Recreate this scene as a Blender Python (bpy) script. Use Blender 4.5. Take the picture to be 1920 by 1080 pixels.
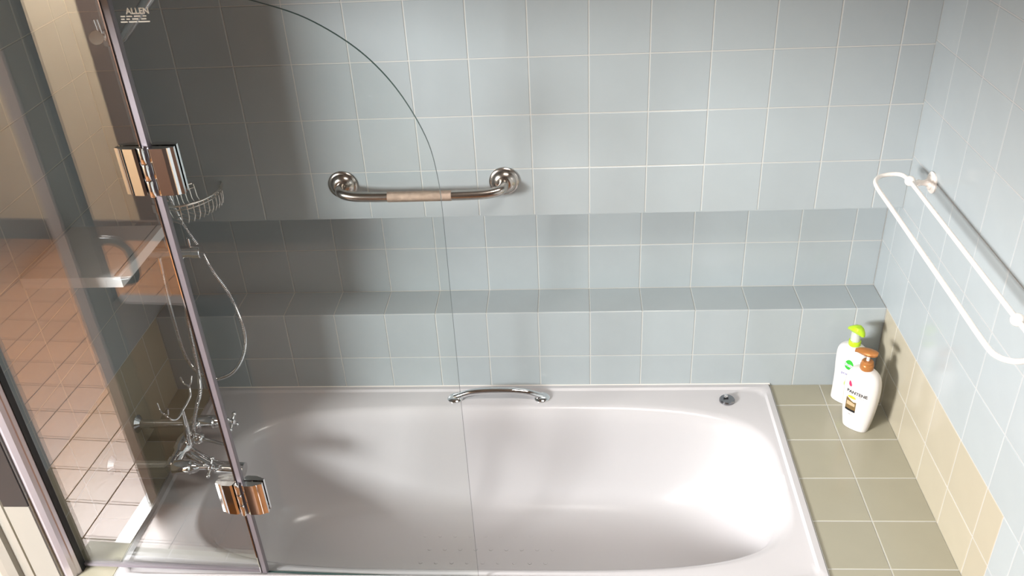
import bpy, bmesh, math, random
from mathutils import Vector, Matrix
random.seed(7)
S = bpy.context.scene
for o in list(bpy.data.objects): bpy.data.objects.remove(o)
COL = S.collection

# ---------------------------------------------------------------- camera
cam = bpy.data.cameras.new('camera'); cam.lens = 31.444; cam.sensor_width = 36; cam.clip_start = .02
co = bpy.data.objects.new('camera', cam); COL.objects.link(co)
_y, _p, _r = math.radians(-4.674), math.radians(-31.489), math.radians(-3.2821)
F = Vector((math.sin(_y)*math.cos(_p), math.cos(_y)*math.cos(_p), math.sin(_p)))
R0 = Vector((math.cos(_y), -math.sin(_y), 0)); U0 = R0.cross(F)
Rv = R0*math.cos(_r)+U0*math.sin(_r); Uv = -R0*math.sin(_r)+U0*math.cos(_r)
m = Matrix((Rv, Uv, -F)).transposed().to_4x4(); m.translation = Vector((-.8764, -2.1626, 1.6819))
co.matrix_world = m; S.camera = co
# ---------------------------------------------------------------- exposure, world, lights
S.view_settings.view_transform = 'Standard'; S.view_settings.look = 'None'
S.view_settings.gamma = 1; S.view_settings.use_curve_mapping = False
S.view_settings.exposure = 0.1
w = bpy.data.worlds.new('world'); S.world = w; w.use_nodes = True
w.node_tree.nodes['Background'].inputs[0].default_value = (.75, .85, 1, 1)
w.node_tree.nodes['Background'].inputs[1].default_value = .3
def area(name, loc, target, sx, sy, power, color):
    l = bpy.data.lights.new(name, 'AREA'); l.shape = 'RECTANGLE'; l.size = sx; l.size_y = sy
    l.energy = power; l.color = color
    o = bpy.data.objects.new(name, l); COL.objects.link(o); o.location = loc
    o.rotation_euler = (Vector(target)-Vector(loc)).to_track_quat('-Z', 'Y').to_euler(); return o
area('window_light', (-3.98, -3.0, 1.6), (-.6, -.2, .5), .85, .6, 400, (.98, .985, 1))
hl = area('hall_floor_fill_light', (-3.25, -2.25, 1.88), (-3.25, -2.25, 0), .8, 1.0, 5, (1, .86, .68)); hl.data.spread = math.radians(50)  # added fill lamp, brightens the hall floor for its reflection in the glass
bl = area('basin_fill_light', (-.65, -.85, 1.93), (-.7, -.6, 0), .7, .6, 9, (1, .94, .88)); bl.data.spread = math.radians(95)  # added overhead fill aimed at the bath to brighten the basin

# ---------------------------------------------------------------- materials
def mat(name, color, rough=.4, metal=0, noise=0, nscale=8, bump=0, bscale=60, trans=0, ior=1.45, coat=0, rnd=0, col2=None):
    M = bpy.data.materials.new(name); M.use_nodes = True; nt = M.node_tree; N = nt.nodes; L = nt.links
    b = N['Principled BSDF']; b.inputs['Base Color'].default_value = (*color, 1)
    b.inputs['Roughness'].default_value = rough; b.inputs['Metallic'].default_value = metal
    b.inputs['IOR'].default_value = ior; b.inputs['Transmission Weight'].default_value = trans
    b.inputs['Coat Weight'].default_value = coat
    tc = N.new('ShaderNodeTexCoord')
    if noise or rnd or col2:
        nz = N.new('ShaderNodeTexNoise'); nz.inputs['Scale'].default_value = nscale; nz.inputs['Detail'].default_value = 4
        L.new(tc.outputs['Object'], nz.inputs['Vector'])
        mx = N.new('ShaderNodeMix'); mx.data_type = 'RGBA'
        mx.inputs[6].default_value = (*[c*(1-noise) for c in color], 1)
        c2 = col2 or [min(1, c*(1+noise)) for c in color]
        mx.inputs[7].default_value = (*c2, 1)
        L.new(nz.outputs['Fac'], mx.inputs[0]); out = mx.outputs[2]
        if rnd:
            oi = N.new('ShaderNodeObjectInfo'); mr = N.new('ShaderNodeMapRange')
            mr.inputs['To Min'].default_value = 1-rnd; mr.inputs['To Max'].default_value = 1+rnd
            L.new(oi.outputs['Random'], mr.inputs['Value'])
            vm = N.new('ShaderNodeVectorMath'); vm.operation = 'SCALE'
            L.new(out, vm.inputs[0]); L.new(mr.outputs[0], vm.inputs['Scale']); out = vm.outputs[0]
        L.new(out, b.inputs['Base Color'])
    if bump:
        n2 = N.new('ShaderNodeTexNoise'); n2.inputs['Scale'].default_value = bscale
        bp = N.new('ShaderNodeBump'); bp.inputs['Strength'].default_value = bump; bp.inputs['Distance'].default_value = .002
        L.new(tc.outputs['Object'], n2.inputs['Vector']); L.new(n2.outputs['Fac'], bp.inputs['Height']); L.new(bp.outputs[0], b.inputs['Normal'])
    return M
def glass_mat(name, ior, tint):
    M = bpy.data.materials.new(name); M.use_nodes = True; nt = M.node_tree; N = nt.nodes; L = nt.links
    N.remove(N['Principled BSDF']); out = N['Material Output']
    g = N.new('ShaderNodeNewGeometry'); mr = N.new('ShaderNodeMapRange')
    mr.inputs['To Min'].default_value = ior; mr.inputs['To Max'].default_value = 1/ior
    L.new(g.outputs['Backfacing'], mr.inputs['Value'])
    fr = N.new('ShaderNodeFresnel'); L.new(mr.outputs[0], fr.inputs['IOR'])
    t = N.new('ShaderNodeBsdfTransparent'); t.inputs[0].default_value = (*tint, 1)
    gl = N.new('ShaderNodeBsdfGlossy'); gl.inputs['Roughness'].default_value = 0; gl.inputs[0].default_value = (1, 1, 1, 1)
    mx = N.new('ShaderNodeMixShader'); L.new(fr.outputs[0], mx.inputs[0]); L.new(t.outputs[0], mx.inputs[1]); L.new(gl.outputs[0], mx.inputs[2])
    L.new(mx.outputs[0], out.inputs['Surface']); return M
M_blue = mat('blue_grey_glazed_tile', (.365, .402, .412), .16, noise=.03, nscale=14, rnd=.025, bump=.06, bscale=18)
M_cream = mat('cream_glazed_tile', (.41, .37, .28), .16, noise=.03, nscale=14, rnd=.025, bump=.06, bscale=18)
M_sage = mat('sage_glazed_tile', (.315, .295, .222), .17, noise=.04, nscale=14, rnd=.03, bump=.06, bscale=18)
M_terra = mat('terracotta_tile', (.20, .082, .028), .35, noise=.12, nscale=9, rnd=.08, bump=.2)
M_grout = mat('pale_grout', (.50, .495, .465), .8)
M_wgrout = mat('soft_grey_grout', (.42, .415, .41), .8)
M_dgrout = mat('dark_floor_grout', (.25, .13, .08), .9)
M_tub = mat('white_acrylic', (.50, .482, .487), .22)
M_white = mat('white_enamel', (.86, .80, .74), .25)
M_chrome = mat('chrome', (.82, .83, .84), .06, metal=1)
M_satin = mat('satin_chrome', (.92, .88, .82), .25, metal=1)
M_steel = mat('worn_steel', (.50, .46, .42), .22, metal=1, noise=.15, nscale=30)
M_knurl = mat('knurled_steel', (.50, .38, .30), .45, metal=1, noise=.3, nscale=70, bump=.8, bscale=900)
M_glassf = glass_mat('reflective_screen_glass', 2.0, (.97, .98, .975))
M_glassh = glass_mat('clear_screen_glass', 1.2, (.975, .985, .98))
M_gedge = mat('glass_edge', (.05, .085, .08), .15)
M_seal = mat('grey_lilac_vinyl', (.17, .15, .165), .35)
M_black = mat('black_rubber', (.012, .013, .014), .4)
M_alu = mat('lilac_aluminium', (.62, .57, .60), .28, metal=.6)
M_dull = mat('dull_lilac_frame', (.34, .28, .31), .5)
M_plaster = mat('beige_plaster', (.50, .41, .29), .7, noise=.06, nscale=3)
M_ceil = mat('white_paint', (.38, .36, .33), .7)
M_case = mat('cream_gloss_paint', (.24, .23, .20), .3)
M_shelf = mat('white_marble_shelf', (.88, .88, .88), .12, noise=.08, nscale=6)
M_dark = mat('dark_bronze_and_shade', (.02, .02, .02), .4)  # dark bronze of the door, also painted shade around the wall nook
M_brownw = mat('brown_skirting', (.085, .05, .035), .8)
M_plw = mat('white_plastic', (.64, .625, .615), .3)
M_pl2 = mat('pearl_plastic', (.63, .60, .57), .25)
M_green = mat('lime_plastic', (.40, .62, .02), .3)
M_clear = mat('frosted_clear_plastic', (.85, .88, .80), .25, trans=.5)
M_copper = mat('copper_plastic', (.42, .17, .05), .28, metal=.3)
M_print = {}
def pm(name, c):
    if name not in M_print: M_print[name] = mat(name, c, .4)
    return M_print[name]

# ---------------------------------------------------------------- helpers
def link(name, me, M=None, parent=None):
    o = bpy.data.objects.new(name, me); COL.objects.link(o)
    if M: 
        if me is not None and not me.materials: me.materials.append(M)
    if parent: o.parent = parent
    return o
def tag(o, label=None, cat=None, group=None, kind=None):
    if label: o['label'] = label
    if cat: o['category'] = cat
    if group: o['group'] = group
    if kind: o['kind'] = kind
    return o
def empty(name, loc, label, cat, group=None):
    o = bpy.data.objects.new(name, None); COL.objects.link(o); o.location = loc; o.empty_display_size = .05
    return tag(o, label, cat, group)
def fin(bm, name, M, parent=None, smooth=False, bevel=0):
    if bevel:
        bmesh.ops.bevel(bm, geom=[e for e in bm.edges if len(e.link_faces) == 2 and e.calc_face_angle(0) > .5], offset=bevel, segments=2, affect='EDGES', profile=.6)
    bmesh.ops.recalc_face_normals(bm, faces=bm.faces)
    if parent is not None:
        T = Matrix.Translation(-abs_loc(parent)); bm.transform(T)
    me = bpy.data.meshes.new(name); bm.to_mesh(me); bm.free()
    for p in me.polygons: p.use_smooth = smooth
    if smooth:
        try: me.set_sharp_from_angle(angle=math.radians(38))
        except Exception: pass
    return link(name, me, M, parent)
def abs_loc(o):
    v = Vector((0, 0, 0))
    while o: v += o.location; o = o.parent
    return v
def bx(bm, x0, x1, y0, y1, z0, z1):
    vs = [bm.verts.new((x, y, z)) for z in (z0, z1) for y in (y0, y1) for x in (x0, x1)]
    for f in ((0,2,3,1),(4,5,7,6),(0,1,5,4),(2,6,7,3),(0,4,6,2),(1,3,7,5)): bm.faces.new([vs[i] for i in f])
    return vs
def spline(pts, n=8):
    P = [Vector(p) for p in pts]; out = []
    Q = [P[0]*2-P[1]]+P+[P[-1]*2-P[-2]]
    for i in range(1, len(Q)-2):
        a, b, c, d = Q[i-1:i+3]
        for k in range(n):
            t = k/n
            out.append(.5*((2*b)+(c-a)*t+(2*a-5*b+4*c-d)*t*t+(3*b-a-3*c+d)*t**3))
    out.append(P[-1]); return out
def tube(bm, pts, rad, seg=12, closed=False, caps=True):
    P = [Vector(p) for p in pts]; n = len(P); rings = []; up = None
    for i in range(n):
        if closed: t = P[(i+1) % n]-P[i-1]
        else: t = P[min(i+1, n-1)]-P[max(i-1, 0)]
        t.normalize()
        if up is None:
            up = Vector((0, 0, 1)) if abs(t.z) < .9 else Vector((1, 0, 0))
        s = t.cross(up); 
        if s.length < 1e-5: s = t.orthogonal()
        s.normalize(); up = s.cross(t).normalized()
        r = rad(i/(n-1)) if callable(rad) else rad
        rings.append([bm.verts.new(P[i]+(s*math.cos(a)+up*math.sin(a))*r) for a in [2*math.pi*k/seg for k in range(seg)]])
    for i in range(n if closed else n-1):
        A, B = rings[i], rings[(i+1) % n]
        for k in range(seg): bm.faces.new((A[k], A[(k+1) % seg], B[(k+1) % seg], B[k]))
    if caps and not closed: bm.faces.new(rings[0][::-1]); bm.faces.new(rings[-1])
def lathe(bm, prof, origin, axis, seg=28):
    """prof: list of (radius, distance along axis)"""
    ax = Vector(axis).normalized(); s = ax.orthogonal().normalized(); u = ax.cross(s); o = Vector(origin); rings = []
    for r, h in prof:
        if r < 1e-6: rings.append([bm.verts.new(o+ax*h)])
        else: rings.append([bm.verts.new(o+ax*h+(s*math.cos(a)+u*math.sin(a))*r) for a in [2*math.pi*k/seg for k in range(seg)]])
    for A, B in zip(rings, rings[1:]):
        for k in range(seg):
            k2 = (k+1) % seg
            if len(A) == 1 and len(B) == 1: continue
            if len(A) == 1: bm.faces.new((A[0], B[k], B[k2]))
            elif len(B) == 1: bm.faces.new((A[k], A[k2], B[0]))
            else: bm.faces.new((A[k], A[k2], B[k2], B[k]))
    if len(rings[0]) > 1: bm.faces.new(rings[0][::-1])
    if len(rings[-1]) > 1: bm.faces.new(rings[-1])
def sphere(bm, c, r): 
    lathe(bm, [(r*math.sin(a), -r*math.cos(a)) for a in [math.pi*k/12 for k in range(13)]], c, (0, 0, 1), 18)
def prism(bm, poly, z0, z1, fr=None):
    """extrude a polygon of (x, y); fr maps (x,y,z) to world"""
    fr = fr or (lambda x, y, z: (x, y, z))
    a = [bm.verts.new(fr(x, y, z0)) for x, y in poly]; b = [bm.verts.new(fr(x, y, z1)) for x, y in poly]
    n = len(poly); bm.faces.new(a[::-1]); bm.faces.new(b)
    for i in range(n): bm.faces.new((a[i], a[(i+1) % n], b[(i+1) % n], b[i]))

# ---------------------------------------------------------------- tiles
_tm = {}
def tile_mesh(wd, ht, M):
    key = (round(wd, 4), round(ht, 4), M.name)
    if key in _tm: return _tm[key]
    b, t = .0011, .0040
    V = []
    for (i, z) in ((0, -.001), (0, t-b), (b, t-.0002)):
        V += [(i, i, z), (wd-i, i, z), (wd-i, ht-i, z), (i, ht-i, z)]
    Fc = [(8, 9, 10, 11)]
    for l in (0, 4):
        for k in range(4): Fc.append((l+k, l+(k+1) % 4, l+4+(k+1) % 4, l+4+k))
    me = bpy.data.meshes.new('tile'); me.from_pydata(V, [], Fc); me.materials.append(M); me.update()
    _tm[key] = me; return me
def tile(parent, o, u, v, n, wd, ht, M, name='tile'):
    ob = link(name, tile_mesh(wd, ht, M), None, parent)
    u, v, n = Vector(u), Vector(v), Vector(n); mm = Matrix((u, v, n)).transposed().to_4x4()
    mm.translation = Vector(o)-abs_loc(parent)+n*0; ob.matrix_local = mm; return ob
G = .0013
def tiles(parent, org, u, v, n, us, vs, M, name='tile'):
    """cells between successive grid lines us (along u) and vs (along v), measured from org"""
    u, v, n, org = Vector(u), Vector(v), Vector(n), Vector(org)
    for a0, a1 in zip(us, us[1:]):
        for b0, b1 in zip(vs, vs[1:]):
            if a1-a0 < .008 or b1-b0 < .008: continue
            mm_ = M(a0, b0) if callable(M) else M
            j = random.uniform(-.00012, .00012)
            tile(parent, org+u*(a0+G)+v*(b0+G)+n*(j-.0034), u, v, n, round(a1-a0-2*G, 4), round(b1-b0-2*G, 4), mm_, name)
def grid(lo, hi, first, step=.15):
    out = [lo]; x = first
    while x <= lo+1e-6: x += step
    while x < hi-1e-6: out.append(x); x += step
    out.append(hi); return out

XL, HL, ZB, YU, YR = -2.121, .268, .5695, .026, .1285
YE = -.79; FL = -.55; CE = 1.95; YREAR = -3.35; XH = -4.35
XB = -.0821
# back wall : lower slab, ledge, recess, upper slab
bm = bmesh.new(); d = .0006
bx(bm, XL, 0, d, .30, FL, HL-d)
bx(bm, XL, 0, YR+d, .30, HL-d, ZB+.0)
bx(bm, XL, 0, YU+d, .30, ZB+d, CE)
wb = tag(fin(bm, 'wall_back', M_grout), kind='structure')
xs = grid(XL, 0, XB-.15*13)
tiles(wb, (0, YU, 0), (1,0,0), (0,0,1), (0,-1,0), xs, [ZB, .7083, .8583, 1.0083, 1.1583, 1.3083, 1.4583, 1.6083], M_blue)
tiles(wb, (0, YR, 0), (1,0,0), (0,0,1), (0,-1,0), xs, [HL, .4148, ZB], M_blue)
tiles(wb, (0, 0, HL), (1,0,0), (0,1,0), (0,0,1), xs, [0, YR], M_blue)
tiles(wb, (0, 0, 0), (1,0,0), (0,0,1), (0,-1,0), xs, [-.003, .113, HL], M_blue)
bm = bmesh.new()
for i in range(len(xs)-1):
    if xs[i+1]-xs[i] > .02:
        for z in (1.6083, 1.7583): bx(bm, xs[i]+G, xs[i+1]-G, YU-.0005, YU+.003, z+G, min(z+.15, CE)-G)
tag(fin(bm, 'tile_field', M_blue, wb), kind='stuff')
# soffit of the upper slab over the recess
bm = bmesh.new(); bx(bm, XL, 0, YU, YR, ZB+.0005, ZB+.0035)
fin(bm, 'soffit_edge', M_blue, wb)

# right wall
bm = bmesh.new(); bx(bm, d, .18, YREAR, .30, FL, CE)
wr = tag(fin(bm, 'wall_right', M_wgrout), kind='structure')
yg = [-.1-.1525*k for k in range(0, 9)]
ur = sorted([.13]+[.04]*0+yg+[.052])
zsr = [HL, .4182, .5682, .7182, .8682, 1.0182, 1.1682, 1.3182]
# u runs along -y so that n = u x v points to -x
us_up = [-.1285, -.052] + [.1+.1525*k for k in range(0, 10)]
tiles(wr, (0, 0, 0), (0,-1,0), (0,0,1), (-1,0,0), us_up, zsr, M_blue)
tiles(wr, (0, 0, 0), (0,-1,0), (0,0,1), (-1,0,0), [0, .092, .245, .3985, .553, .7065, -YE], [-.003, .1195, HL], M_cream)
tiles(wr, (0, 0, 0), (0,-1,0), (0,0,1), (-1,0,0), [-YE, .8625, 1.015, 1.1675, 1.32], [-.1818, -.0318, .1182, HL], M_blue)
bm = bmesh.new()
for k in range(12):
    for j in range(16):
        y0 = -1.4725-.1525*k; z0 = FL+.1+.15*j
        bx(bm, -.0005, .003+.002, max(y0-.1525, YREAR)+G, y0-G, z0+G, min(z0+.15, CE)-G)
tag(fin(bm, 'tile_field', M_blue, wr), kind='stuff')

# left wall of the alcove
bm = bmesh.new(); bx(bm, XL-.06, XL-d, -.747, .30, FL, CE)
wl = tag(fin(bm, 'wall_left', M_grout), kind='structure')
ul = grid(-.747, .026, -.045-.15*4)
tiles(wl, (XL, 0, 0), (0,1,0), (0,0,1), (1,0,0), ul, [ZB-.0112, .7083, .8583, 1.0083, 1.1583, 1.3083, 1.4583], M_blue)
tiles(wl, (XL, 0, 0), (0,1,0), (0,0,1), (1,0,0), ul[:-1]+[.1285], [HL, .4083, .5583], M_blue)
tiles(wl, (XL, 0, 0), (0,1,0), (0,0,1), (1,0,0), [-.747]+[-.7, -.55, -.4, -.25, -.1, 0], [-.003, .1195, HL], M_cream)

# tiled deck at the right end, narrow tiled strip at the left end, tiled bath front
bm = bmesh.new(); bx(bm, -.2975, 0, YE+d, 0, FL, -d)
dk = tag(fin(bm, 'trim_1', M_grout), kind='structure')
yd = [-YE, .6967, .5467, .3967, .2467, .0967, 0]
tiles(dk, (0, 0, 0), (1,0,0), (0,1,0), (0,0,1), [-.2975, -.1535, 0], [-v for v in yd], M_sage)
tiles(dk, (0, YE, 0), (1,0,0), (0,0,1), (0,-1,0), [-.2975, -.1535, 0], [-.45, -.3, -.15, 0], M_sage)
bm = bmesh.new(); bx(bm, XL, -2.001, YE+d, 0, FL, -d)
dl = tag(fin(bm, 'trim_2', M_grout), kind='structure')
tiles(dl, (0, 0, 0), (1,0,0), (0,1,0), (0,0,1), [XL, -2.0015], [-v for v in yd], M_sage)
tiles(dl, (0, YE, 0), (1,0,0), (0,0,1), (0,-1,0), [XL, -2.0015], [-.45, -.3, -.15, 0], M_sage)
bm = bmesh.new(); bx(bm, -2.0, -.2985, YE+d, -.752, FL, -.012)
df = tag(fin(bm, 'trim_3', M_grout), kind='structure')
tiles(df, (0, YE, 0), (1,0,0), (0,0,1), (0,-1,0), grid(-2.0, -.2985, -1.9), [-.462, -.312, -.162, -.012], M_sage)
tiles(df, (0, 0, -.012), (1,0,0), (0,1,0), (0,0,1), grid(-2.0, -.2985, -1.9), [YE, -.752], M_sage)

# floor, ceiling, the adjoining hall
bm = bmesh.new(); bx(bm, XH-.1, .18, YREAR-.1, .30, FL-.1, FL-.003)
fl = tag(fin(bm, 'floor', M_dgrout), kind='structure')
n = 0
fx = [XH+.16*k for k in range(int(-XH/.16)+1)]; fy = [YREAR+.16*k for k in range(18)]
near = []; far = []
for x in fx:
    for y in fy:
        if x+.16 > .001 or y+.16 > (-.791 if x > -2.29 else -.62): continue
        (near if (x < -2.0) else far).append((x, y))
for x, y in near[:300]: 
    tile(fl, (x+.0015, y+.0015, FL-.003), (1,0,0), (0,1,0), (0,0,1), .157, .157, M_terra)
bm = bmesh.new()
for x, y in far+near[300:]: bx(bm, x+.0015, x+.1585, y+.0015, y+.1585, FL-.003, FL+.0009)
tag(fin(bm, 'tile_field', M_terra, fl), kind='stuff')
bm = bmesh.new(); bx(bm, XH-.1, .18, YREAR-.1, .30, CE, CE+.1); tag(fin(bm, 'ceiling', M_ceil), kind='structure')
bm = bmesh.new()
bx(bm, XH, -4.25, YREAR-.1, YREAR, FL, CE); bx(bm, -3.402, -3.4, YREAR-.1, YREAR, FL, CE)
bx(bm, -4.25, -3.4, YREAR-.1, YREAR, FL, 1.3); bx(bm, -4.25, -3.4, YREAR-.1, YREAR, 1.9, CE)
tag(fin(bm, 'wall_rear', M_plaster), kind='structure')
bm = bmesh.new(); bx(bm, -3.4, 0, YREAR-.1, YREAR, FL, CE); tag(fin(bm, 'wall_front', M_brownw), kind='structure')
bm = bmesh.new(); bx(bm, XH-.1, XH, YREAR-.1, -.55, FL, CE); tag(fin(bm, 'wall_hall', M_plaster), kind='structure')
bm = bmesh.new(); bx(bm, XH, -2.265, -.62, -.55, FL, CE); tag(fin(bm, 'wall_hall_end', M_plaster), kind='structure')
bm = bmesh.new(); bx(bm, XH, 0, YREAR, YREAR+.015, FL, FL+.12); tag(fin(bm, 'baseboard_rear', M_brownw), kind='structure')
# window of the adjoining room
bm = bmesh.new()
for a in ((-4.25,-4.2,1.3,1.9),(-3.45,-3.40,1.3,1.9),(-4.25,-3.40,1.3,1.35),(-4.25,-3.40,1.85,1.9)):
    bx(bm, a[0], a[1], YREAR-.07, YREAR-.02, a[2], a[3])
wn = tag(fin(bm, 'window_1', M_case), kind='structure')
bm = bmesh.new(); bx(bm, -4.2, -3.45, YREAR-.048, YREAR-.044, 1.35, 1.85); fin(bm, 'pane', M_glassh, wn)
bm = bmesh.new(); bx(bm, XL-.06, XL-.001, YREAR, -.749, 1.34, CE); tag(fin(bm, 'wall_shade_lintel', M_plaster), kind='structure')  # added out of view, set low to shade the top of the back wall
bm = bmesh.new(); bx(bm, XL-.06, XL-.001, -.752, -.7472, .25, CE); fin(bm, 'end_shade_facing', M_dark, wl)  # near-black strip over the lit wall end, painted in for the nook's shadow
bm = bmesh.new(); bx(bm, XL-.06, XL-.001, -.752, -.7472, FL, .2495); fin(bm, 'end_tile', M_case, wl)
# low brown panel added to block the lit floor's reflection in the fixed pane
bm = bmesh.new(); bx(bm, -2.312, -1.95, -1.475, -1.435, FL, .28); bx(bm, -2.312, -1.94, -1.48, -1.43, .28, .30); tag(fin(bm, 'wall_reflection_block', M_brownw), kind='structure')
# moulded door casing on the end of the left wall
bm = bmesh.new()
cs = [(0,0),(0,.022),(.013,.022),(.016,.030),(.026,.030),(.030,.020),(.048,.017),(.052,.028),(.072,.032),(.078,.018),(.10,.016),(.106,0)]
prism(bm, [(-2.262-a*1.2, -.62-b) for a, b in cs], FL, CE)
tag(fin(bm, 'trim_4', M_case), kind='structure')
bm = bmesh.new(); bx(bm, -2.265, XL-.06, -.60, -.55, FL, CE); tag(fin(bm, 'wall_nook_shade', M_dark), kind='structure')  # near-black colour stands in for shadow between left wall and casing
bm = bmesh.new(); bx(bm, -2.262, XL-.061, -.66, -.60, FL, .10); tag(fin(bm, 'trim_6', M_cream, bevel=.01), kind='structure')
# aluminium framed glass door standing open in the hall, with its D handle
bm = bmesh.new(); bx(bm, -2.43, -2.39, -1.475, -1.43, FL+.01, 1.22)
dr = tag(fin(bm, 'door_1', M_dull, bevel=.003), kind='structure')
bm = bmesh.new(); bx(bm, -2.39, -2.315, -1.47, -1.435, FL+.01, 1.22); fin(bm, 'door_stile', M_dark, dr)
bm = bmesh.new(); tube(bm, spline([(-2.32,-1.45,.50),(-2.26,-1.45,.50),(-2.225,-1.45,.475),(-2.22,-1.45,.42),(-2.235,-1.45,.37),(-2.32,-1.45,.36)], 6), .012); fin(bm, 'door_handle', M_dark, dr, True)
bm = bmesh.new(); bx(bm, -2.455, -2.40, -1.46, -1.16, FL+.002, FL+.02); tag(fin(bm, 'trim_5', M_tub), kind='structure')

# ---------------------------------------------------------------- the bathtub
tub = empty('bathtub', (-1.15, -.375, FL), 'long white built-in bathtub filling the tiled alcove', 'bathtub')
NP = 192
def loop(cx, cy, a, b, e, z):
    out = []
    for k in range(NP):
        t = 2*math.pi*k/NP; x, y = a*math.cos(t), b*math.sin(t)
        r = (abs(x/a)**e+abs(y/b)**e)**(-1/e)
        out.append((cx+x*r, cy+y*r, z))
    return out
OX, OY, OA, OB = -1.1485, -.3755, .8495, .3745
L = [loop(OX, OY, OA, OB, 400, -.06), loop(OX, OY, OA, OB, 400, .002), loop(OX, OY, OA-.003, OB-.003, 300, .006),
     loop(OX, OY, OA-.018, OB-.018, 120, .007), loop(OX, OY, OA-.024, OB-.024, 60, .001), loop(OX, OY, OA-.034, OB-.034, 40, .0)]
icx, icy, ia, ib = -1.105, -.400, .76, .302
L += [loop(icx, icy, ia+.012, ib+.012, 4.2, .0), loop(icx, icy, ia+.004, ib+.004, 4.0, -.003), loop(icx, icy, ia-.006, ib-.006, 3.9, -.012)]
for (f, z) in ((.05,-.04),(.11,-.09),(.19,-.145),(.29,-.20),(.41,-.25),(.56,-.288),(.72,-.308),(.88,-.318),(1.0,-.321)):
    f2 = f
    L.append(loop(icx-.10*f2, icy, (ia-.01)*(1-f2)+.52*f2, (ib-.01)*(1-f2)+.19*f2, 3.9-.9*f2, z))
L += [loop(icx-.10, icy, .40, .14, 2.8, -.323), loop(icx-.10, icy, .2, .07, 2.4, -.325)]
bm = bmesh.new(); RR = [[bm.verts.new(p) for p in l] for l in L]
for A, B in zip(RR, RR[1:]):
    for k in range(NP): bm.faces.new((A[k], A[(k+1) % NP], B[(k+1) % NP], B[k]))
c = bm.verts.new((icx-.10, icy, -.325))
for k in range(NP): bm.faces.new((RR[-1][k], RR[-1][(k+1) % NP], c))
bmesh.ops.recalc_face_normals(bm, faces=bm.faces)
o = fin(bm, 'basin', M_tub, tub, True)
for f in o.data.polygons: pass
bm = bmesh.new()
for i in range(9):
    for j in range(5):
        lathe(bm, [(.006, -.001), (.0055, .0009), (0, .0012)], (-1.33+.045*i+.02*(j % 2), -.50+.05*j, -.3245), (0, 0, 1), 10)
tag(fin(bm, 'antislip_dots', M_tub, tub, True), kind='stuff')
for sx in (-1.8, -.5):
    for sy in (-.62, -.13):
        bm = bmesh.new(); lathe(bm, [(.018, 0), (.018, .01), (.01, .012), (.01, .26)], (sx, sy, FL), (0, 0, 1), 10); fin(bm, 'foot', M_steel, tub)
# silicone bead where bath meets tiles
bm = bmesh.new()
bx(bm, -2.0, -.2985, -.004, -.0008, .002, .007)
fin(bm, 'silicone_bead', M_white, tub, bevel=.001)

# pop-up waste dial on the rim
wd = empty('waste_dial', (-.435, -.076, 0), 'small round dark chrome waste control dial on the back right rim of the bath', 'bath waste dial')
bm = bmesh.new(); lathe(bm, [(.0205, .0), (.0225, .002), (.0225, .006), (.020, .009), (.010, .0105), (0, .0108)], (-.435, -.076, 0), (0,0,1), 36)
fin(bm, 'dial_plate', mat('dark_chrome', (.30, .30, .32), .2, metal=1), wd, True)
bm = bmesh.new(); lathe(bm, [(.0055, .008), (.0055, .016), (.004, .0185), (0, .019)], (-.438, -.071, 0), (0,0,1), 18)
fin(bm, 'dial_knob', M_chrome, wd, True)
bm = bmesh.new(); bx(bm, -.446, -.432, -.079, -.0755, .0095, .0135); fin(bm, 'dial_notch', M_black, wd)

# ---------------------------------------------------------------- grab bars
gb = empty('grab_bar', (-1.279, YU, .673), 'brushed steel grab bar with a worn knurled grip fixed to the upper tiled wall', 'grab bar')
for fx_ in (-1.499, -1.060):
    bm = bmesh.new()
    lathe(bm, [(.040, 0), (.040, .005), (.037, .008), (.033, .009), (.030, .014), (.021, .020), (.0165, .021)], (fx_, YU-.0005, .675), (0,-1,0), 40)
    fin(bm, 'flange', M_steel, gb, True)
zb_ = .666; yb = YU-.062
pts = spline([(-1.499, YU-.015, .675), (-1.499, YU-.036, .674), (-1.488, YU-.054, .671), (-1.455, yb, .667), (-1.40, yb-.002, .6655)], 6)
pts += [Vector((-1.28, yb-.003, .6655))]+[Vector(p) for p in spline([(-1.16, yb-.002, .6655), (-1.105, yb, .667), (-1.071, YU-.054, .671), (-1.060, YU-.036, .674), (-1.060, YU-.015, .675)], 6)]
bm = bmesh.new(); tube(bm, pts, .0135, 20); fin(bm, 'bar', M_steel, gb, True)
bm = bmesh.new(); tube(bm, [(-1.366, yb-.0028, .6655), (-1.3, yb-.003, .6655), (-1.196, yb-.0028, .6655)], .0141, 24); fin(bm, 'knurled_grip', M_knurl, gb, True)

bh = empty('grab_rail', (-1.107, -.057, 0), 'short polished chrome arched handle screwed to the back rim of the bath', 'grab handle')
for fx_, nm in ((-1.238, 0), (-.978, 1)):
    bm = bmesh.new(); lathe(bm, [(.024, 0), (.024, .003), (.021, .006), (.014, .010)], (fx_, -.057, .0005), (0,0,1), 32); fin(bm, 'foot_plate', M_chrome, bh, True)
pts = spline([(-1.238, -.057, .006), (-1.222, -.059, .014), (-1.195, -.060, .0245), (-1.16, -.060, .030), (-1.108, -.060, .032), (-1.055, -.060, .030), (-1.02, -.060, .0245), (-.994, -.059, .014), (-.978, -.057, .006)], 6)
bm = bmesh.new(); tube(bm, pts, lambda t: .0098+.001*abs(2*t-1)**3, 18); fin(bm, 'handle_bar', M_chrome, bh, True)

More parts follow.
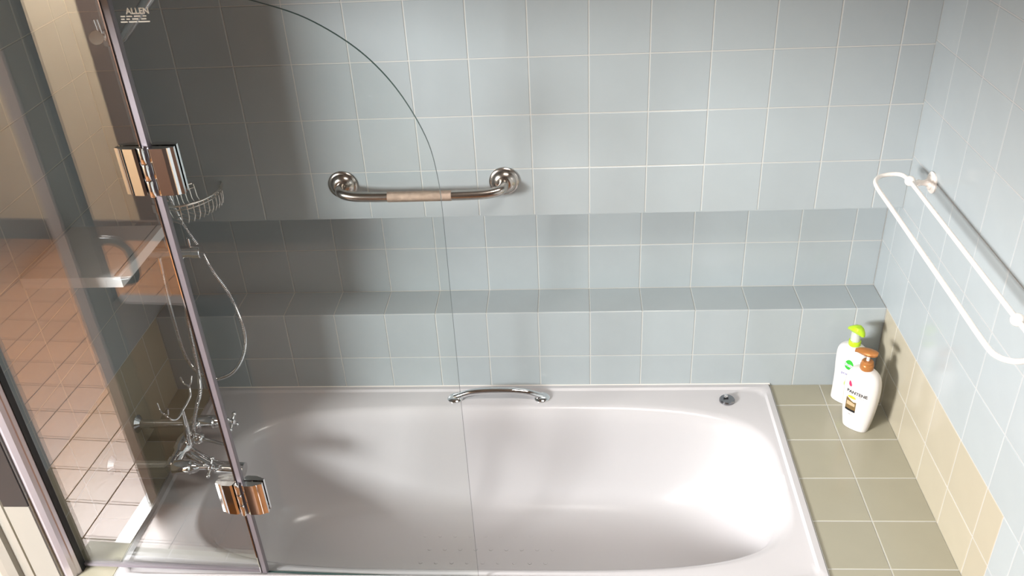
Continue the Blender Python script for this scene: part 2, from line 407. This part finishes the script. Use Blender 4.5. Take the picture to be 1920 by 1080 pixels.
# ---------------------------------------------------------------- towel rail on the right wall
tr = empty('towel_rail', (0, -.115, .712), 'white swing-loop towel rail mounted high on the right tiled wall', 'towel rail')
def bracket(y):
    bm = bmesh.new(); o = (-.0005, y, .712)
    lathe(bm, [(.026, 0), (.027, .004), (.024, .007), (.018, .008), (.017, .011), (.010, .014), (.0075, .020), (.0065, .028), (.0085, .033), (.0085, .036)], o, (-1, 0, 0), 32)
    fin(bm, 'wall_rose', M_white, tr, True)
    b = bmesh.new(); tube(b, spline([(-.03, y, .712), (-.045, y-.004, .715), (-.06, y-.016, .722), (-.07, y-.032, .732)], 5), .0065, 14); fin(b, 'bracket_arm', M_white, tr, True)
    b = bmesh.new(); sphere(b, (-.07, y-.035, .734), .0125); fin(b, 'ball_joint', M_white, tr, True)
bracket(-.122); bracket(-.722)
zr = .734
path = [(-.070, -.16-.15*k, zr) for k in range(0, 5)] + [(-.070, -.80, zr), (-.078, -.845, zr), (-.100, -.878, zr), (-.128, -.884, zr), (-.150, -.868, zr), (-.156, -.83, zr)] \
     + [(-.156, -.70, zr), (-.156, -.55, zr), (-.156, -.40, zr), (-.156, -.27, zr), (-.156, -.20, zr), (-.151, -.158, zr), (-.134, -.130, zr), (-.110, -.118, zr), (-.088, -.116, zr), (-.075, -.128, zr)]
sp = spline(path+[path[0]], 6)[:-1]
bm = bmesh.new(); tube(bm, sp, .0052, 14, closed=True); fin(bm, 'rail_loop', M_white, tr, True)

# ---------------------------------------------------------------- shower screen
sc = empty('shower_screen', (-1.63, -.70, 0), 'frameless two-pane glass bath screen with a rounded top corner and chrome hinges', 'shower screen')
YG = -.70; HX, HY = -1.630, -.72
ang = math.radians(2); D = Vector((math.cos(ang), -math.sin(ang), 0)); Nn = Vector((math.sin(ang), math.cos(ang), 0))
# fixed pane
FP0, FP1 = Vector((-2.108, -.703, 0)), Vector((HX-.006, HY, 0))
d1 = (FP1-FP0).normalized(); n1 = Vector((-d1.y, d1.x, 0)); Lf = (FP1-FP0).length
def pane(name, poly, org, dv, nv, th, M):
    bm = bmesh.new()
    a = [bm.verts.new(org+dv*x+Vector((0,0,z))-nv*th/2) for x, z in poly]; b = [bm.verts.new(org+dv*x+Vector((0,0,z))+nv*th/2) for x, z in poly]
    fs = [bm.faces.new(a), bm.faces.new(b[::-1])]; n_ = len(poly)
    for i in range(n_):
        f = bm.faces.new((a[i], b[i], b[(i+1) % n_], a[(i+1) % n_])); f.material_index = 1
    bmesh.ops.recalc_face_normals(bm, faces=bm.faces)
    bm.transform(Matrix.Translation(-abs_loc(sc)))
    me = bpy.data.meshes.new(name); bm.to_mesh(me); bm.free(); me.materials.append(M); me.materials.append(M_gedge)
    return link(name, me, None, sc)
pane('fixed_pane', [(0, .012), (Lf, .012), (Lf, 1.42), (0, 1.42)], FP0, d1, n1, .006, M_glassf)
HO = Vector((HX, HY, 0))
arc = [(.520, .02), (.520, .60), (.521, .97), (.519, 1.03), (.508, 1.101), (.479, 1.171), (.442, 1.228), (.395, 1.275), (.33, 1.317), (.263, 1.342), (.211, 1.354), (.13, 1.358)]
sa = [(p.x, p.y) for p in spline([(x, z, 0) for x, z in arc[2:]], 6)]
pane('hinged_pane', [(.008, .004)]+[(.520,.004),arc[1]]+sa+[(.008, 1.358)], HO, D, Nn, .006, M_glassh)
# vertical vinyl seal between the panes
bm = bmesh.new()
fr = lambda x, y, z: tuple(HO+D*x+Nn*y+Vector((0, 0, z)))
prism(bm, [(-.004,-.006), (.0085,-.007), (.0095,-.0045), (.0095,.0045), (.0085,.007), (-.004,.006)], .006, 1.42, fr)
fin(bm, 'vertical_seal', M_seal, sc)
bm = bmesh.new(); prism(bm, [(-.0085,-.0045), (-.0042,-.0065), (-.0042,.0065), (-.0085,.0045)], .006, 1.42, fr); fin(bm, 'seal_lip', M_black, sc)
bm = bmesh.new(); prism(bm, [(-.0065,-.0085), (-.0045,-.0085), (-.0045,-.0062), (-.0065,-.0062)], .006, 1.42, fr); fin(bm, 'seal_edge', M_chrome, sc)
# wall profile
bm = bmesh.new()
pr = [(-2.1205,-.742),(-2.108,-.746),(-2.096,-.742),(-2.0925,-.732),(-2.0925,-.7315),(-2.090,-.730),(-2.0865,-.722),(-2.0865,-.700),(-2.1205,-.700)]
prism(bm, pr, .001, 1.45); fin(bm, 'wall_profile', M_alu, sc, bevel=.0015)
bm = bmesh.new(); bx(bm, -2.0862, -2.0835, -.7215, -.704, .001, 1.45); fin(bm, 'profile_gasket', M_black, sc)
# bottom seal strips
bm = bmesh.new(); prism(bm, [(.0,-.0055),(Lf,-.0055),(Lf,.0055),(0,.0055)], .0075, .0145, lambda x,y,z: tuple(FP0+d1*x+n1*y+Vector((0,0,z)))); fin(bm, 'bottom_seal', M_seal, sc)
# chrome hinges
fr2 = lambda x, y, z: tuple(FP1+d1*x+n1*y+Vector((0, 0, z)))
def hinge(z0, h, lw, rw):
    hg = bpy.data.objects.new('hinge', None); COL.objects.link(hg); hg.parent = sc; hg.location = HO+Vector((0,0,z0))-abs_loc(sc); hg.empty_display_size = .03
    for s in (-1, 1):
        k = 1.0 if s < 0 else 1
        def sec(w): return [(.002, .003), (.006, .015), (.011, .0175), (w-.018, .0165), (w-.012, .013), (w-.010, .0135), (w-.006, .0105), (w, .0095), (w, .003)]
        bm = bmesh.new(); prism(bm, [(-x, s*y) for x, y in sec(lw)], z0, z0+h, fr2); fin(bm, 'clamp_plate', M_chrome, hg, bevel=.0006)
        bm = bmesh.new(); prism(bm, [(x+.004, s*y) for x, y in sec(rw)], z0, z0+h, fr); fin(bm, 'clamp_plate', M_chrome, hg, bevel=.0006)
    bm = bmesh.new(); o_ = HO-Nn*.014+D*-.002
    for a, b in ((-.003, .028), (.0295, .060), (.0615, h+.002)): lathe(bm, [(.0055, a), (.006, a+.001), (.006, b-.001), (.0055, b)], o_+Vector((0,0,z0)), (0,0,1), 18)
    fin(bm, 'knuckle', M_chrome, hg, True)
hinge(1.012, .090, .047, .052); hinge(.212, .088, .047, .050)

# ---------------------------------------------------------------- text helper
def text_mesh(body, size, bold=0):
    cu = bpy.data.curves.new('t', 'FONT'); cu.body = body; cu.size = size; cu.align_x = 'CENTER'; cu.align_y = 'CENTER'; cu.offset = bold
    cu.resolution_u = 3
    ob = bpy.data.objects.new('t', cu); COL.objects.link(ob)
    dg = bpy.context.evaluated_depsgraph_get(); me = bpy.data.meshes.new_from_object(ob.evaluated_get(dg))
    bpy.data.objects.remove(ob); me.materials.clear(); return me
def place_text(name, body, size, fn, M, parent, bold=0):
    me = text_mesh(body, size, bold); b = bmesh.new(); b.from_mesh(me)
    bmesh.ops.triangulate(b, faces=b.faces)
    bmesh.ops.subdivide_edges(b, edges=[e for e in b.edges if e.calc_length() > size*.3], cuts=1)
    for v in b.verts: v.co = fn(v.co.x, v.co.y)
    b.normal_update(); b.transform(Matrix.Translation(-abs_loc(parent)))
    b.to_mesh(me); b.free(); me.name = name
    return link(name, me, M, parent)
M_etch = mat('white_printed_mark', (.75, .76, .68), .5)
gf = lambda cx, cz, s=1: (lambda x, y: HO+D*(cx+x)-Nn*.0033+Vector((0, 0, cz+y)))
place_text('printed_mark', 'ALLEN', .0135, gf(.053, 1.336), M_etch, sc, .0004)
bm = bmesh.new()
for (u0, u1, zz) in ((.022,.030,.010),(.032,.042,.010),(.045,.056,.010),(.060,.066,.010),(.022,.028,.0055),(.031,.037,.0055),(.041,.051,.0055),(.056,.065,.0055),(.020,.032,.001),(.034,.048,.001),(.050,.070,.001)):
    p0 = [HO+D*(a)-Nn*.0033+Vector((0,0,1.317+zz+b_)) for a, b_ in ((u0,0),(u1,0),(u1,.0022),(u0,.0022))]
    bm.faces.new([bm.verts.new(p) for p in p0])
fin(bm, 'printed_lines', M_etch, sc)

# ---------------------------------------------------------------- marble shelf on the left wall
bm = bmesh.new(); bx(bm, XL+.0005, -1.886, -.500, -.250, .677, .703)
sh = tag(fin(bm, 'wall_shelf', M_shelf, bevel=.0015), 'white marble corner-edged shelf slab fixed to the left wall behind the fixed glass pane', 'shelf')
bm = bmesh.new()
bm2 = bmesh.new()
bx(bm2, -1.9015, -1.899, -.497, -.252, .7025, .7055); fin(bm2, 'edge_bead', M_chrome, sh)
bm2 = bmesh.new(); tube(bm2, [(XL+.002, -.40, .655), (-1.96, -.47, .668), (-1.94, -.48, .674)], .004, 10); fin(bm2, 'shelf_bracket', M_chrome, sh); bm.free()

# ---------------------------------------------------------------- shower riser
rs = empty('shower_riser', (-1.968, -.1, .544), 'chrome shower riser rail with slider and lower cross tube in the far left corner', 'shower rail')
bm = bmesh.new(); tube(bm, [(-1.9675, -.1, .53), (-1.9675, -.1, 1.0), (-1.9675, -.1, 1.62)], .0085, 16); fin(bm, 'riser_rail', M_chrome, rs, True)
bm = bmesh.new(); lathe(bm, [(.021, 0), (.021, .004), (.0165, .006), (.0165, .10), (.0155, .101), (.0155, .103), (.0165, .104), (.0165, .131), (.019, .133), (.019, .152), (.0175, .1535), (0, .154)], (-2.034, -.1, .544), (1,0,0), 32)
fin(bm, 'cross_tube', M_chrome, rs, True)
bm = bmesh.new(); lathe(bm, [(.026, 0), (.026, .006), (.014, .012), (.012, .088)], (XL+.0005, -.1, .544), (1,0,0), 28); fin(bm, 'wall_flange', M_black, rs, True)
bm = bmesh.new(); tube(bm, [(-2.004,-.1,.53), (-2.0045,-.1,.515), (-2.006,-.1,.48)], lambda t: .0095-.002*t, 16); fin(bm, 'hose_outlet', M_chrome, rs, True)
bm = bmesh.new(); tube(bm, [(-1.908,-.1,.558), (-1.908,-.1,.585)], .004, 12); fin(bm, 'diverter_pin', M_chrome, rs, True)
bm = bmesh.new(); lathe(bm, [(.011, -.02), (.0155, -.018), (.0155, .018), (.011, .02)], (-1.9675, -.1, 1.128), (0,0,1), 24); 
lathe(bm, [(.009, 0), (.009, .03)], (-2.003, -.10, 1.128), (.55,-.80,.2), 20); tube(bm, [(-2.003,-.1,1.128),(-1.968,-.1,1.128)], .009, 14); fin(bm, 'slider', M_chrome, rs, True)
bm = bmesh.new(); lathe(bm, [(.014, .026), (.017, .028), (.017, .038), (.0155, .040), (0, .0405)], (-2.003, -.10, 1.128), (.55,-.80,.2), 32); fin(bm, 'slider_knob', M_satin, rs, True)
bm = bmesh.new(); tube(bm, [(-1.98, -.118, 1.14), (-1.982, -.12, 1.175)], .004, 10); tube(bm, [(-1.972, -.118, 1.14), (-1.974, -.12, 1.175)], .003, 10); fin(bm, 'slider_clip', M_chrome, rs, True)
# hand shower resting in the slider
hs = empty('hand_shower', (-1.90, -.14, 1.15), 'chrome hand shower handle in its slider, rising out of view at the top left', 'hand shower')
A_, B_ = Vector((-1.915, -.135, 1.135)), Vector((-1.78, -.17, 1.262))
bm = bmesh.new(); tube(bm, [A_+(B_-A_)*t for t in (0, .1, .3, .6, 1, 1.5)], lambda t: .0115+.004*t, 18); fin(bm, 'handle', M_chrome, hs, True)
bm = bmesh.new(); tube(bm, [A_-(B_-A_).normalized()*.035, A_], lambda t: .0075+.002*t, 16); fin(bm, 'hose_nut', M_chrome, hs, True)
hd = A_+(B_-A_)*1.62
bm = bmesh.new(); lathe(bm, [(.014, -.012), (.03, -.004), (.046, .004), (.048, .012), (.045, .015), (0, .016)], hd, (.35,-.1,-.93), 36); fin(bm, 'spray_head', M_chrome, hs, True)
bm = bmesh.new(); tube(bm, [(-1.953, -.106, 1.128), (-1.93, -.12, 1.13), (-1.915, -.134, 1.136)], .008, 14); fin(bm, 'slider_arm', M_chrome, rs, True)
# hoses
def hose(pts, name, label):
    sp_ = spline(pts, 10); L_ = [0]
    for a, b in zip(sp_, sp_[1:]): L_.append(L_[-1]+(b-a).length)
    n_ = int(L_[-1]/.0022); q = []; j = 0
    for i in range(n_+1):
        s = L_[-1]*i/n_
        while j < len(L_)-2 and L_[j+1] < s: j += 1
        q.append(sp_[j].lerp(sp_[j+1], (s-L_[j])/max(1e-9, L_[j+1]-L_[j])))
    bm = bmesh.new(); tube(bm, q, lambda t: .0062 if int(round(t*n_)) % 2 else .0052, 10)
    return tag(fin(bm, name, M_chrome, None, True), label, 'shower hose')
hose([(-1.917,-.345,.105),(-1.918,-.325,.135),(-1.913,-.292,.17),(-1.904,-.272,.2),(-1.921,-.22,.225),(-1.936,-.18,.287),(-1.951,-.14,.35),(-1.954,-.11,.419),(-1.943,-.105,.498),(-1.938,-.1,.527)], 'shower_hose', 'short ribbed chrome hose running from the bath mixer up to the riser cross tube')
hose([(-2.006,-.1,.48),(-2.010,-.1,.431),(-2.013,-.1,.324),(-2.005,-.11,.219),(-1.988,-.11,.158),(-1.95,-.12,.134),(-1.911,-.12,.132),(-1.864,-.12,.16),(-1.832,-.11,.208),(-1.818,-.1,.266),(-1.825,-.09,.333),(-1.848,-.075,.402),(-1.884,-.055,.456),(-1.905,-.048,.52),(-1.934,-.04,.581),(-1.942,-.055,.647),(-1.944,-.085,.787),(-1.944,-.09,.95),(-1.944,-.10,1.05),(-1.94,-.115,1.105)], 'shower_hose', 'long ribbed chrome hose hanging in a wide loop above the left end of the bath')
# ---------------------------------------------------------------- soap basket
sb = empty('soap_basket', (-1.88, -.03, .66), 'oval chrome wire soap basket clipped to the riser rail above the hose loop', 'soap basket')
def ov(cx, cy, a, b, z, n_=40, rot=0): 
    return [Vector((cx+a*math.cos(t)*math.cos(rot)-b*math.sin(t)*math.sin(rot), cy+a*math.cos(t)*math.sin(rot)+b*math.sin(t)*math.cos(rot), z)) for t in [2*math.pi*k/n_ for k in range(n_)]]
bc = (-1.893, -.034); rt = math.radians(62)
bm = bmesh.new(); tube(bm, ov(*bc, .088, .060, .688, rot=rt), .0034, 10, closed=True); fin(bm, 'upper_ring', M_satin, sb, True)
bm = bmesh.new(); tube(bm, ov(*bc, .085, .057, .676, rot=rt), .0018, 8, closed=True); fin(bm, 'lower_ring', M_satin, sb, True)
bm = bmesh.new()
ca, sa_ = math.cos(rt), math.sin(rt)
for k in range(-5, 6):
    u = k*.0145; hw = .055*math.sqrt(max(0, 1-(u/.085)**2))
    if hw < .012: continue
    lp_ = [(u, -hw, .687), (u, -hw*.95, .650), (u, -hw*.75, .632), (u, hw*.75, .632), (u, hw*.95, .650), (u, hw, .687)]
    tube(bm, [Vector((bc[0]+a*ca-b*sa_, bc[1]+a*sa_+b*ca, z)) for a, b, z in lp_], .0016, 6)
fin(bm, 'wire_grid', M_satin, sb, True)
bm = bmesh.new(); tube(bm, [(-1.9675, -.085, .68), (-1.958, -.08, .685), (-1.945, -.075, .688)], .004, 10); lathe(bm, [(.0125,-.012),(.0125,.012)], (-1.9675,-.1,.68), (0,0,1), 20); fin(bm, 'rail_clip', M_chrome, sb, True)

# ---------------------------------------------------------------- bath mixer
mx = empty('bath_mixer', (-1.945, -.347, 0), 'traditional chrome bath mixer with cross handles and a cradle at the left end', 'bath mixer')
bm = bmesh.new(); lathe(bm, [(.016, 0), (.020, .004), (.020, .03), (.016, .034), (.016, .062), (.022, .070), (.025, .10), (.022, .13), (.016, .138), (.016, .168), (.020, .172), (.020, .198), (.016, .202)], (-1.948, -.246, .08), (0,-1,0), 28); fin(bm, 'mixer_body', M_chrome, mx, True)
for y in (-.262, -.432):
    bm = bmesh.new(); lathe(bm, [(.026, 0), (.026, .004), (.013, .014), (.012, .16), (.014, .165)], (XL+.0005, y, .08), (1,0,0), 26); fin(bm, 'wall_inlet', M_chrome, mx, True)
for y in (-.256, -.440):
    bm = bmesh.new(); lathe(bm, [(.017, 0), (.020, .006), (.020, .048), (.0165, .052), (.0175, .056), (.013, .066), (.0075, .072), (.007, .090)], (-1.945, y, .08), (1,0,0), 26); fin(bm, 'valve', M_chrome, mx, True)
def cross(c, ax):
    h = bmesh.new(); ax = Vector(ax).normalized(); s = Vector((0, 0, 1)); s = (s-ax*s.dot(ax)).normalized(); u = ax.cross(s)
    lathe(h, [(.006, -.012), (.009, -.008), (.0095, .004), (.007, .008), (0, .009)], c, ax, 20)
    for k in range(4):
        d_ = s*math.cos(.6+k*math.pi/2)+u*math.sin(.6+k*math.pi/2)
        tube(h, [c+d_*.006, c+d_*.016, c+d_*.021], lambda t: .0042-.0008*t, 10); sphere(h, c+d_*.0235, .0062)
    fin(h, 'cross_handle', M_chrome, mx, True)
cross(Vector((-1.845, -.256, .08)), (1, -.2, .15)); cross(Vector((-1.845, -.440, .08)), (1, -.2, .15))
bm = bmesh.new(); tube(bm, spline([(-1.945, -.355, .068), (-1.90, -.38, .055), (-1.85, -.405, .05), (-1.80, -.41, .047), (-1.768, -.412, .044)], 6), lambda t: .0165+.004*t, 20); fin(bm, 'spout', M_chrome, mx, True)
bm = bmesh.new(); sphere(bm, (-1.905, -.347, .098), .0165); tube(bm, [(-1.93,-.347,.09), (-1.905,-.347,.098)], .011, 16)
tube(bm, [(-1.893, -.35, .099), (-1.86, -.357, .097), (-1.828, -.366, .094)], lambda t: .0062-.002*t, 12); sphere(bm, (-1.824, -.367, .094), .0052); fin(bm, 'diverter_lever', M_chrome, mx, True)
bm = bmesh.new(); tube(bm, [(-1.932, -.352, .09), (-1.930, -.352, .11), (-1.926, -.352, .16), (-1.924, -.352, .2)], lambda t: .012-.007*t, 16); fin(bm, 'cradle_stem', M_chrome, mx, True)
bm = bmesh.new()
tube(bm, spline([(-1.924,-.352,.2),(-1.927,-.374,.195),(-1.934,-.390,.2),(-1.944,-.393,.21),(-1.955,-.389,.22)], 5), .0032, 10)
tube(bm, spline([(-1.975,-.372,.242),(-1.968,-.380,.226),(-1.955,-.389,.219),(-1.942,-.394,.222),(-1.937,-.394,.240)], 5), .0026, 10)
tube(bm, spline([(-1.924,-.352,.2),(-1.916,-.335,.21),(-1.908,-.32,.225),(-1.912,-.305,.24),(-1.918,-.299,.245)], 5), .0032, 10)
tube(bm, spline([(-1.938,-.288,.264),(-1.930,-.295,.25),(-1.918,-.299,.244),(-1.909,-.297,.25),(-1.907,-.286,.266)], 5), .0026, 10)
fin(bm, 'cradle_fork', M_chrome, mx, True)

# ---------------------------------------------------------------- pump bottles
def bottle(name, loc, az, prof, M, label):
    """prof rows: (z, half width, half thickness, centre shift along width)"""
    r = empty(name, loc, label, 'pump bottle'); c, s = math.cos(az), math.sin(az)
    wv, tv = Vector((c, s, 0)), Vector((-s, c, 0)); O = Vector(loc)
    P = prof
    def at(z):
        for a, b in zip(P, P[1:]):
            if a[0] <= z <= b[0]:
                t = (z-a[0])/(b[0]-a[0]) if b[0] > a[0] else 0
                return [a[i]+(b[i]-a[i])*t for i in range(1, 4)]
        return P[-1][1:]
    bm = bmesh.new(); rings = []; n_ = 48; E = 2.5
    for z, hw, ht, sh_ in P:
        ring = []
        for k in range(n_):
            t = 2*math.pi*k/n_; x, y = math.cos(t), math.sin(t)
            q = (abs(x)**E+abs(y)**E)**(-1/E)
            ring.append(bm.verts.new(O+wv*(sh_+x*q*hw)+tv*(y*q*ht)+Vector((0, 0, z))))
        rings.append(ring)
    for A, B in zip(rings, rings[1:]):
        for k in range(n_): bm.faces.new((A[k], A[(k+1) % n_], B[(k+1) % n_], B[k]))
    bm.faces.new(rings[0][::-1]); bm.faces.new(rings[-1]); fin(bm, 'bottle_body', M, r, True)
    def surf(cx, cz, lift=.0005, tilt=0):
        ct, st = math.cos(tilt), math.sin(tilt)
        def f(x, y):
            u, z = cx+x*ct-y*st, cz+x*st+y*ct; hw, ht, sh_ = at(z)
            k = min(.985, abs((u-sh_)/hw)); yy = ht*(1-k**E)**(1/E)+lift
            return O+wv*u-tv*yy+Vector((0, 0, z))
        return f
    return r, surf, wv, tv, O
def smooth_prof(rows, n_=5):
    pts = spline([(a, b, c_) for a, b, c_, _ in rows], n_); sh_ = spline([(r[0], r[3], 0) for r in rows], n_)
    out = []; last = -1
    for p, q in zip(pts, sh_):
        if p.x <= last: continue
        last = p.x; out.append((p.x, max(.004, p.y), max(.004, p.z), q.y))
    return out
def patch(name, poly, f, M, parent, n_=3):
    b = bmesh.new(); vs = [b.verts.new((x, y, 0)) for x, y in poly]; b.faces.new(vs)
    bmesh.ops.triangulate(b, faces=b.faces); bmesh.ops.subdivide_edges(b, edges=b.edges, cuts=n_, use_grid_fill=True)
    bmesh.ops.triangulate(b, faces=b.faces)
    for v in b.verts: v.co = f(v.co.x, v.co.y)
    return fin(b, name, M, parent)
AZ = math.radians(-42)
def drop(cx, cy, w_, h_, k=0):
    out = []
    for i in range(20):
        t = 2*math.pi*i/20; out.append((cx+w_*math.cos(t)*(1-.35*math.sin(t))+k*math.sin(t), cy+h_*math.sin(t)))
    return out
# front bottle : pearl white with a copper pump
fp = smooth_prof([(0,.034,.021,0),(.004,.036,.023,0),(.05,.043,.027,0),(.10,.0475,.029,0),(.145,.048,.029,0),(.175,.043,.026,0),(.190,.033,.021,0),(.197,.020,.016,0),(.200,.013,.013,0)])
r, sf, wv, tv, O = bottle('shampoo_bottle', (-.098, -.188, .001), AZ, fp, M_pl2, 'pearl white shampoo bottle with a copper pump, the nearer of the two in the corner')
bm = bmesh.new(); lathe(bm, [(.0165,.197),(.0175,.199),(.0175,.211),(.0165,.214),(.0155,.215),(.0155,.221),(.013,.224),(0,.225)], O, (0,0,1), 30); fin(bm, 'pump_collar', M_copper, r, True)
bm = bmesh.new(); lathe(bm, [(.0045,.22),(.0045,.243)], O, (0,0,1), 14); fin(bm, 'pump_stem', M_plw, r, True)
bm = bmesh.new()
hv = (wv*.85-tv*-.2).normalized(); hp = hv.cross(Vector((0,0,1)))
rg = []
for (a, wd_, z0, z1) in ((-.022,.008,.246,.254),(-.015,.014,.243,.256),(0,.0175,.242,.257),(.015,.015,.243,.257),(.028,.010,.245,.255),(.036,.006,.243,.251)):
    a = -a
    rg.append([bm.verts.new(O+hv*a+hp*x+Vector((0,0,z))) for x, z in ((-wd_*.6,z0),(wd_*.6,z0),(wd_,z0*.4+z1*.6),(wd_*.6,z1),(0,z1+.0015),(-wd_*.6,z1),(-wd_,z0*.4+z1*.6))])
for A, B in zip(rg, rg[1:]):
    for k in range(7): bm.faces.new((A[k], A[(k+1)%7], B[(k+1)%7], B[k]))
bm.faces.new(rg[0]); bm.faces.new(rg[-1][::-1]); fin(bm, 'pump_head', M_copper, r, True)
patch('red_drop', drop(-.024, .151, .0045, .0085, -.002), sf(0, 0), pm('print_red', (.65,.03,.10)), r)
place_text('brand_lettering', 'PANTENE', .0135, sf(-.001, .127, .0006), pm('print_black', (.01,.01,.012)), r, .0003)
place_text('small_lettering', 'PRO-V', .0052, sf(.014, .1175, .0006), pm('print_grey', (.25,.25,.27)), r)
patch('gold_arc', [(-.013+.012*math.cos(t), .109+.006*math.sin(t)*(1 if math.sin(t) > 0 else .5)) for t in [2*math.pi*i/18 for i in range(18)]], sf(0, 0, .0006), pm('print_gold', (.80,.45,.03)), r)
patch('label_panel', [(-.028,.066),(.002,.066),(.002,.098),(-.006,.096),(-.014,.099),(-.022,.104),(-.028,.106)], sf(0, 0, .0005), pm('print_brown', (.16,.10,.035)), r)
patch('label_band', [(-.028,.062),(.002,.062),(.002,.069),(-.028,.069)], sf(0, 0, .0008), pm('print_black', (0,0,0)), r, 2)
patch('label_light', [(-.025,.082),(-.001,.082),(-.001,.091),(-.012,.094),(-.025,.096)], sf(0, 0, .0008), pm('print_sand', (.45,.33,.2)), r, 2)
place_text('volume_lettering', '750 ml', .0055, sf(-.010, .052, .0006), pm('print_grey', (0,0,0)), r)
# back bottle : white with lime pump
bp = smooth_prof([(0,.038,.022,0),(.004,.040,.024,0),(.04,.0395,.025,0),(.09,.0405,.025,0),(.13,.043,.026,0),(.165,.043,.026,0),(.182,.038,.024,0),(.191,.027,.020,0),(.195,.018,.016,0),(.197,.013,.013,0)])
r, sf, wv, tv, O = bottle('hand_wash_bottle', (-.098, -.072, .001), AZ, bp, M_plw, 'white hand wash bottle with a lime green pump, standing behind the copper-pumped one')
bm = bmesh.new(); lathe(bm, [(.0155,.193),(.0165,.195),(.0165,.208),(.0155,.210)], O, (0,0,1), 30); fin(bm, 'pump_collar', M_green, r, True)
bm = bmesh.new(); lathe(bm, [(.0135,.209),(.0125,.235),(.010,.238)], O, (0,0,1), 26); fin(bm, 'clear_cover', M_clear, r, True)
bm = bmesh.new(); lathe(bm, [(.004,.208),(.004,.24)], O, (0,0,1), 12); fin(bm, 'pump_stem', M_plw, r, True)
bm = bmesh.new(); hv = (wv*1-tv*.15).normalized(); hp = hv.cross(Vector((0,0,1))); rg = []
for (a, wd_, z0, z1) in ((-.026,.005,.236,.241),(-.018,.010,.238,.248),(-.008,.015,.239,.254),(.004,.0165,.239,.2565),(.014,.014,.237,.253),(.021,.009,.233,.245),(.025,.004,.232,.239)):
    rg.append([bm.verts.new(O+hv*a+hp*x+Vector((0,0,z))) for x, z in ((-wd_*.7,z0),(wd_*.7,z0),(wd_,z0*.5+z1*.5),(wd_*.6,z1),(0,z1+.001),(-wd_*.6,z1),(-wd_,z0*.5+z1*.5))])
for A, B in zip(rg, rg[1:]):
    for k in range(7): bm.faces.new((A[k], A[(k+1)%7], B[(k+1)%7], B[k]))
bm.faces.new(rg[0]); bm.faces.new(rg[-1][::-1]); fin(bm, 'pump_head', M_green, r, True)
patch('green_emblem', [(.006+.0125*math.cos(t)*(1-.12*math.sin(t)), .141+.0165*math.sin(t)) for t in [2*math.pi*i/22 for i in range(22)]], sf(0, 0, .0005), pm('print_green', (.03,.40,.03)), r)
place_text('emblem_outline', 'Dettol', .0112, sf(.007, .139, .0008, -.12), pm('print_white', (.85,.9,.85)), r, .0012)
place_text('emblem_lettering', 'Dettol', .0112, sf(.007, .139, .0012, -.12), pm('print_navy', (.01,.05,.10)), r)
place_text('product_lettering', 'pro', .0125, sf(-.004, .108, .0007), pm('print_violet', (.12,.10,.35)), r)
patch('green_leaf', drop(.008, .078, .008, .013), sf(0, 0, .0005), pm('print_lime', (.35,.62,.08)), r)
patch('violet_block', [(-.016,.048),(-.002,.048),(-.002,.060),(-.016,.060)], sf(0, 0, .0005), pm('print_pale_violet', (.55,.53,.72)), r, 2)
